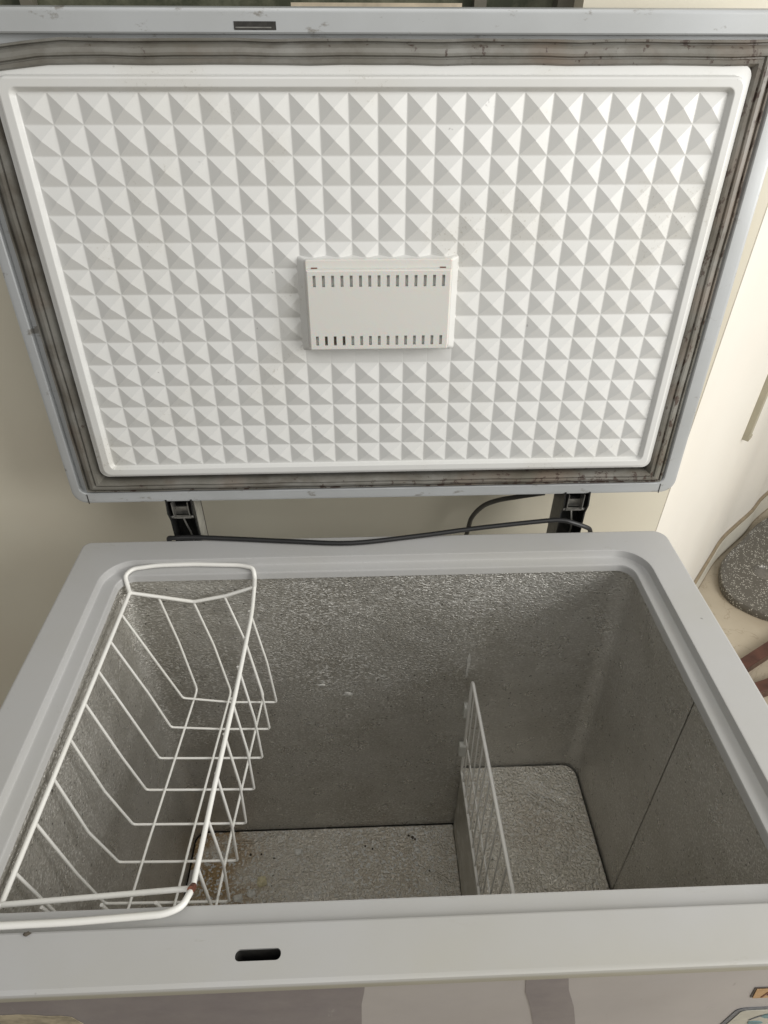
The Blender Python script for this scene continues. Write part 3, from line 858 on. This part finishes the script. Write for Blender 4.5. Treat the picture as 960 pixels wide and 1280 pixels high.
for xv, zv, xb0, xb1, yb in ((-.345, ZR-.011, -.3165, -.3440, .506), (-.293, ZR-.024, -.2575, -.2845, .500), (-.243, ZR-.014, -.2005, -.2300, .490)):
    wire('long_wire', [(xv, .528, zv), ((xv+xb0)/2-.001, .524, (zv+ZB)/2), (xb0, yb, ZB+.0035), (xb0*.3+xb1*.7, .25, ZB+.0015), (xb1, .106, ZB+.001), (xb1-.003, .092, (ZB+ZR)/2), (xb1-.010, .087, ZR-.004)], RW, .008)

# ------------------------------------------------------------------ wire divider on the step
dv = thing('wire_divider', 'white wire divider standing along the edge of the inner step', 'divider', (.1735, .3, ZH))
def dwire(name, pts, r, bend=0, mat='wire'):
    mb = MB(); mb.tube(pts, r, 8, bend); return mb.build(name, M[mat], dv, 50)
DT0, DT1 = -.2905, -.2700
def dtop(y): return DT0+(DT1-DT0)*(.535-y)/.37
XT, XB = .1695, .1745
dwire('frame_wire', [(XB, .538, ZH+.006), (XT, .5345, DT0), (XT, .05, dtop(.05)), (XB, .055, ZH+.006), (XB, .538, ZH+.0061)], .0031, .012)
k_ = 0
y = .510
while y > .075:
    dwire('bar', [(XT, y, dtop(y)), ((XT+XB)/2+rj.uniform(-.001, .001), y+.002, (dtop(y)+ZH)/2), (XB, y+.003, ZH+.006)], .0015)
    y -= .0335
dwire('mid_wire', [(XB-.001, .537, ZH+.13), (XB-.001, .055, ZH+.13)], .0015)
for zc, yc in ((-.395, .545), (-.520, .540)):
    mb = MB()
    p = rrect(yc-.009, yc+.006, zc-.020, zc+.020, .006, 4)
    rings = [[(xx, y_, z_) for y_, z_ in p] for xx in (XT-.0070, XT+.0055)]
    vs, fs = bridge(rings); k2 = len(p); fs += [tuple(range(k2)), tuple(range(k2, 2*k2))]
    mb.add(vs, fs); mb.build('clip', M['clip'], dv, 30)

# ------------------------------------------------------------------ crumbs, scraps and grit in the tank
def lump(name, loc, s, mat, label, cat, seed, group=None, flat=.6):
    r_ = random.Random(seed); bm = bmesh.new()
    bmesh.ops.create_icosphere(bm, subdivisions=2, radius=1)
    for v in bm.verts:
        f = 1+r_.uniform(-.35, .35)
        v.co = Vector((v.co.x*s[0]*f, v.co.y*s[1]*f, max(v.co.z, -.5)*s[2]*f))
    me = bpy.data.meshes.new(name); bm.to_mesh(me); bm.free(); me.materials.append(mat)
    o = bpy.data.objects.new(name, me); o.location = loc; col.objects.link(o)
    return tag(o, label, cat, group)
lump('food_crumb', (-.268, .440, ZF+.004), (.011, .012, .009), M['yellow_crumb'], 'yellowish food crumb on the tank floor near the basket', 'crumb', 1)
lump('frost_crumb', (-.3165, .408, ZF+.002), (.011, .009, .006), M['frost'], 'white frost crumb on the tank floor beside the basket front', 'crumb', 2)
lump('frost_crumb', (-.287, .415, ZF+.002), (.008, .008, .005), M['frost'], 'small white frost crumb just below the yellowish crumb', 'crumb', 3)
lump('frost_crumb', (-.190, .502, ZF+.003), (.009, .008, .006), M['frost'], 'white frost crumb alone on the middle of the tank floor', 'crumb', 4)
lump('frost_crumb', (.085, .497, ZF+.002), (.007, .006, .005), M['frost'], 'pale frost crumb on the tank floor near the step', 'crumb', 6)
for i, (x_, y_, s_) in enumerate(((.077, .526, .0035), (.083, .522, .0025), (.068, .531, .0025), (-.035, .51, .0022), (-.018, .503, .0022), (-.30, .50, .0028), (-.275, .50, .0022), (-.245, .49, .002), (.11, .45, .002))):
    lump('grit', (x_, y_, ZF+.001), (s_, s_, s_*.6), M['grit'], 'tiny dark speck of grit on the tank floor', 'grit', 20+i, 'grit specks on the tank floor')
mb = MB()
mb.add([(-.4315, .470, ZF+.002), (-.4080, .476, ZF+.002), (-.4030, .448, ZF+.004), (-.4190, .4405, ZF+.003), (-.4330, .420, ZF+.002), (-.4280, .447, ZF+.012)], [(0, 1, 5), (1, 2, 5), (2, 3, 5), (3, 4, 5), (4, 0, 5), (0, 4, 3, 2, 1)])
tag(mb.build('plastic_scrap', M['scrap'], None, 0), 'torn white plastic scrap in the left corner of the tank floor', 'scrap')
lump('peeled_chip', (-.3375, .0475, .001), (.0034, .0018, .0012), M['grit'], 'black chip on the front rim below the basket handle', 'chip', 41)

def smear(name, x, z, rx, rz, label, seed, y=None):
    r_ = random.Random(seed)
    y = tank_pt(0, z)['y1']
    n = 12; mid = []; out = []
    for k in range(n):
        a = 2*math.pi*k/n; f = 1+r_.uniform(-.35, .35)
        out.append((x+rx*f*math.cos(a), tank_pt(0, z+rz*f*math.sin(a))['y1']-.0006, z+rz*f*math.sin(a)))
        mid.append((x+rx*.55*f*math.cos(a), tank_pt(0, z+rz*.55*f*math.sin(a))['y1']-.0025, z+rz*.55*f*math.sin(a)))
    vs, fs = bridge([out, mid]); fs.append(tuple(range(n, 2*n)))
    tag(link(name, vs, fs, M['frost_film'], None, 60), label, 'frost')
M['frost_film'] = simple('thin_dull_frost', (0.72, 0.71, 0.66), 0.5, 0.2, 0.35, 150)
smear('frost_patch', -.059, -.336, .011, .006, 'larger dull frost patch on the back wall of the tank', 3)
smear('frost_patch', -.105, -.306, .008, .004, 'smaller dull frost patch on the back wall left of the larger one', 4)
smear('frost_streak', .160, -.262, .0035, .030, 'pale vertical frost streak on the back wall above the divider', 5)
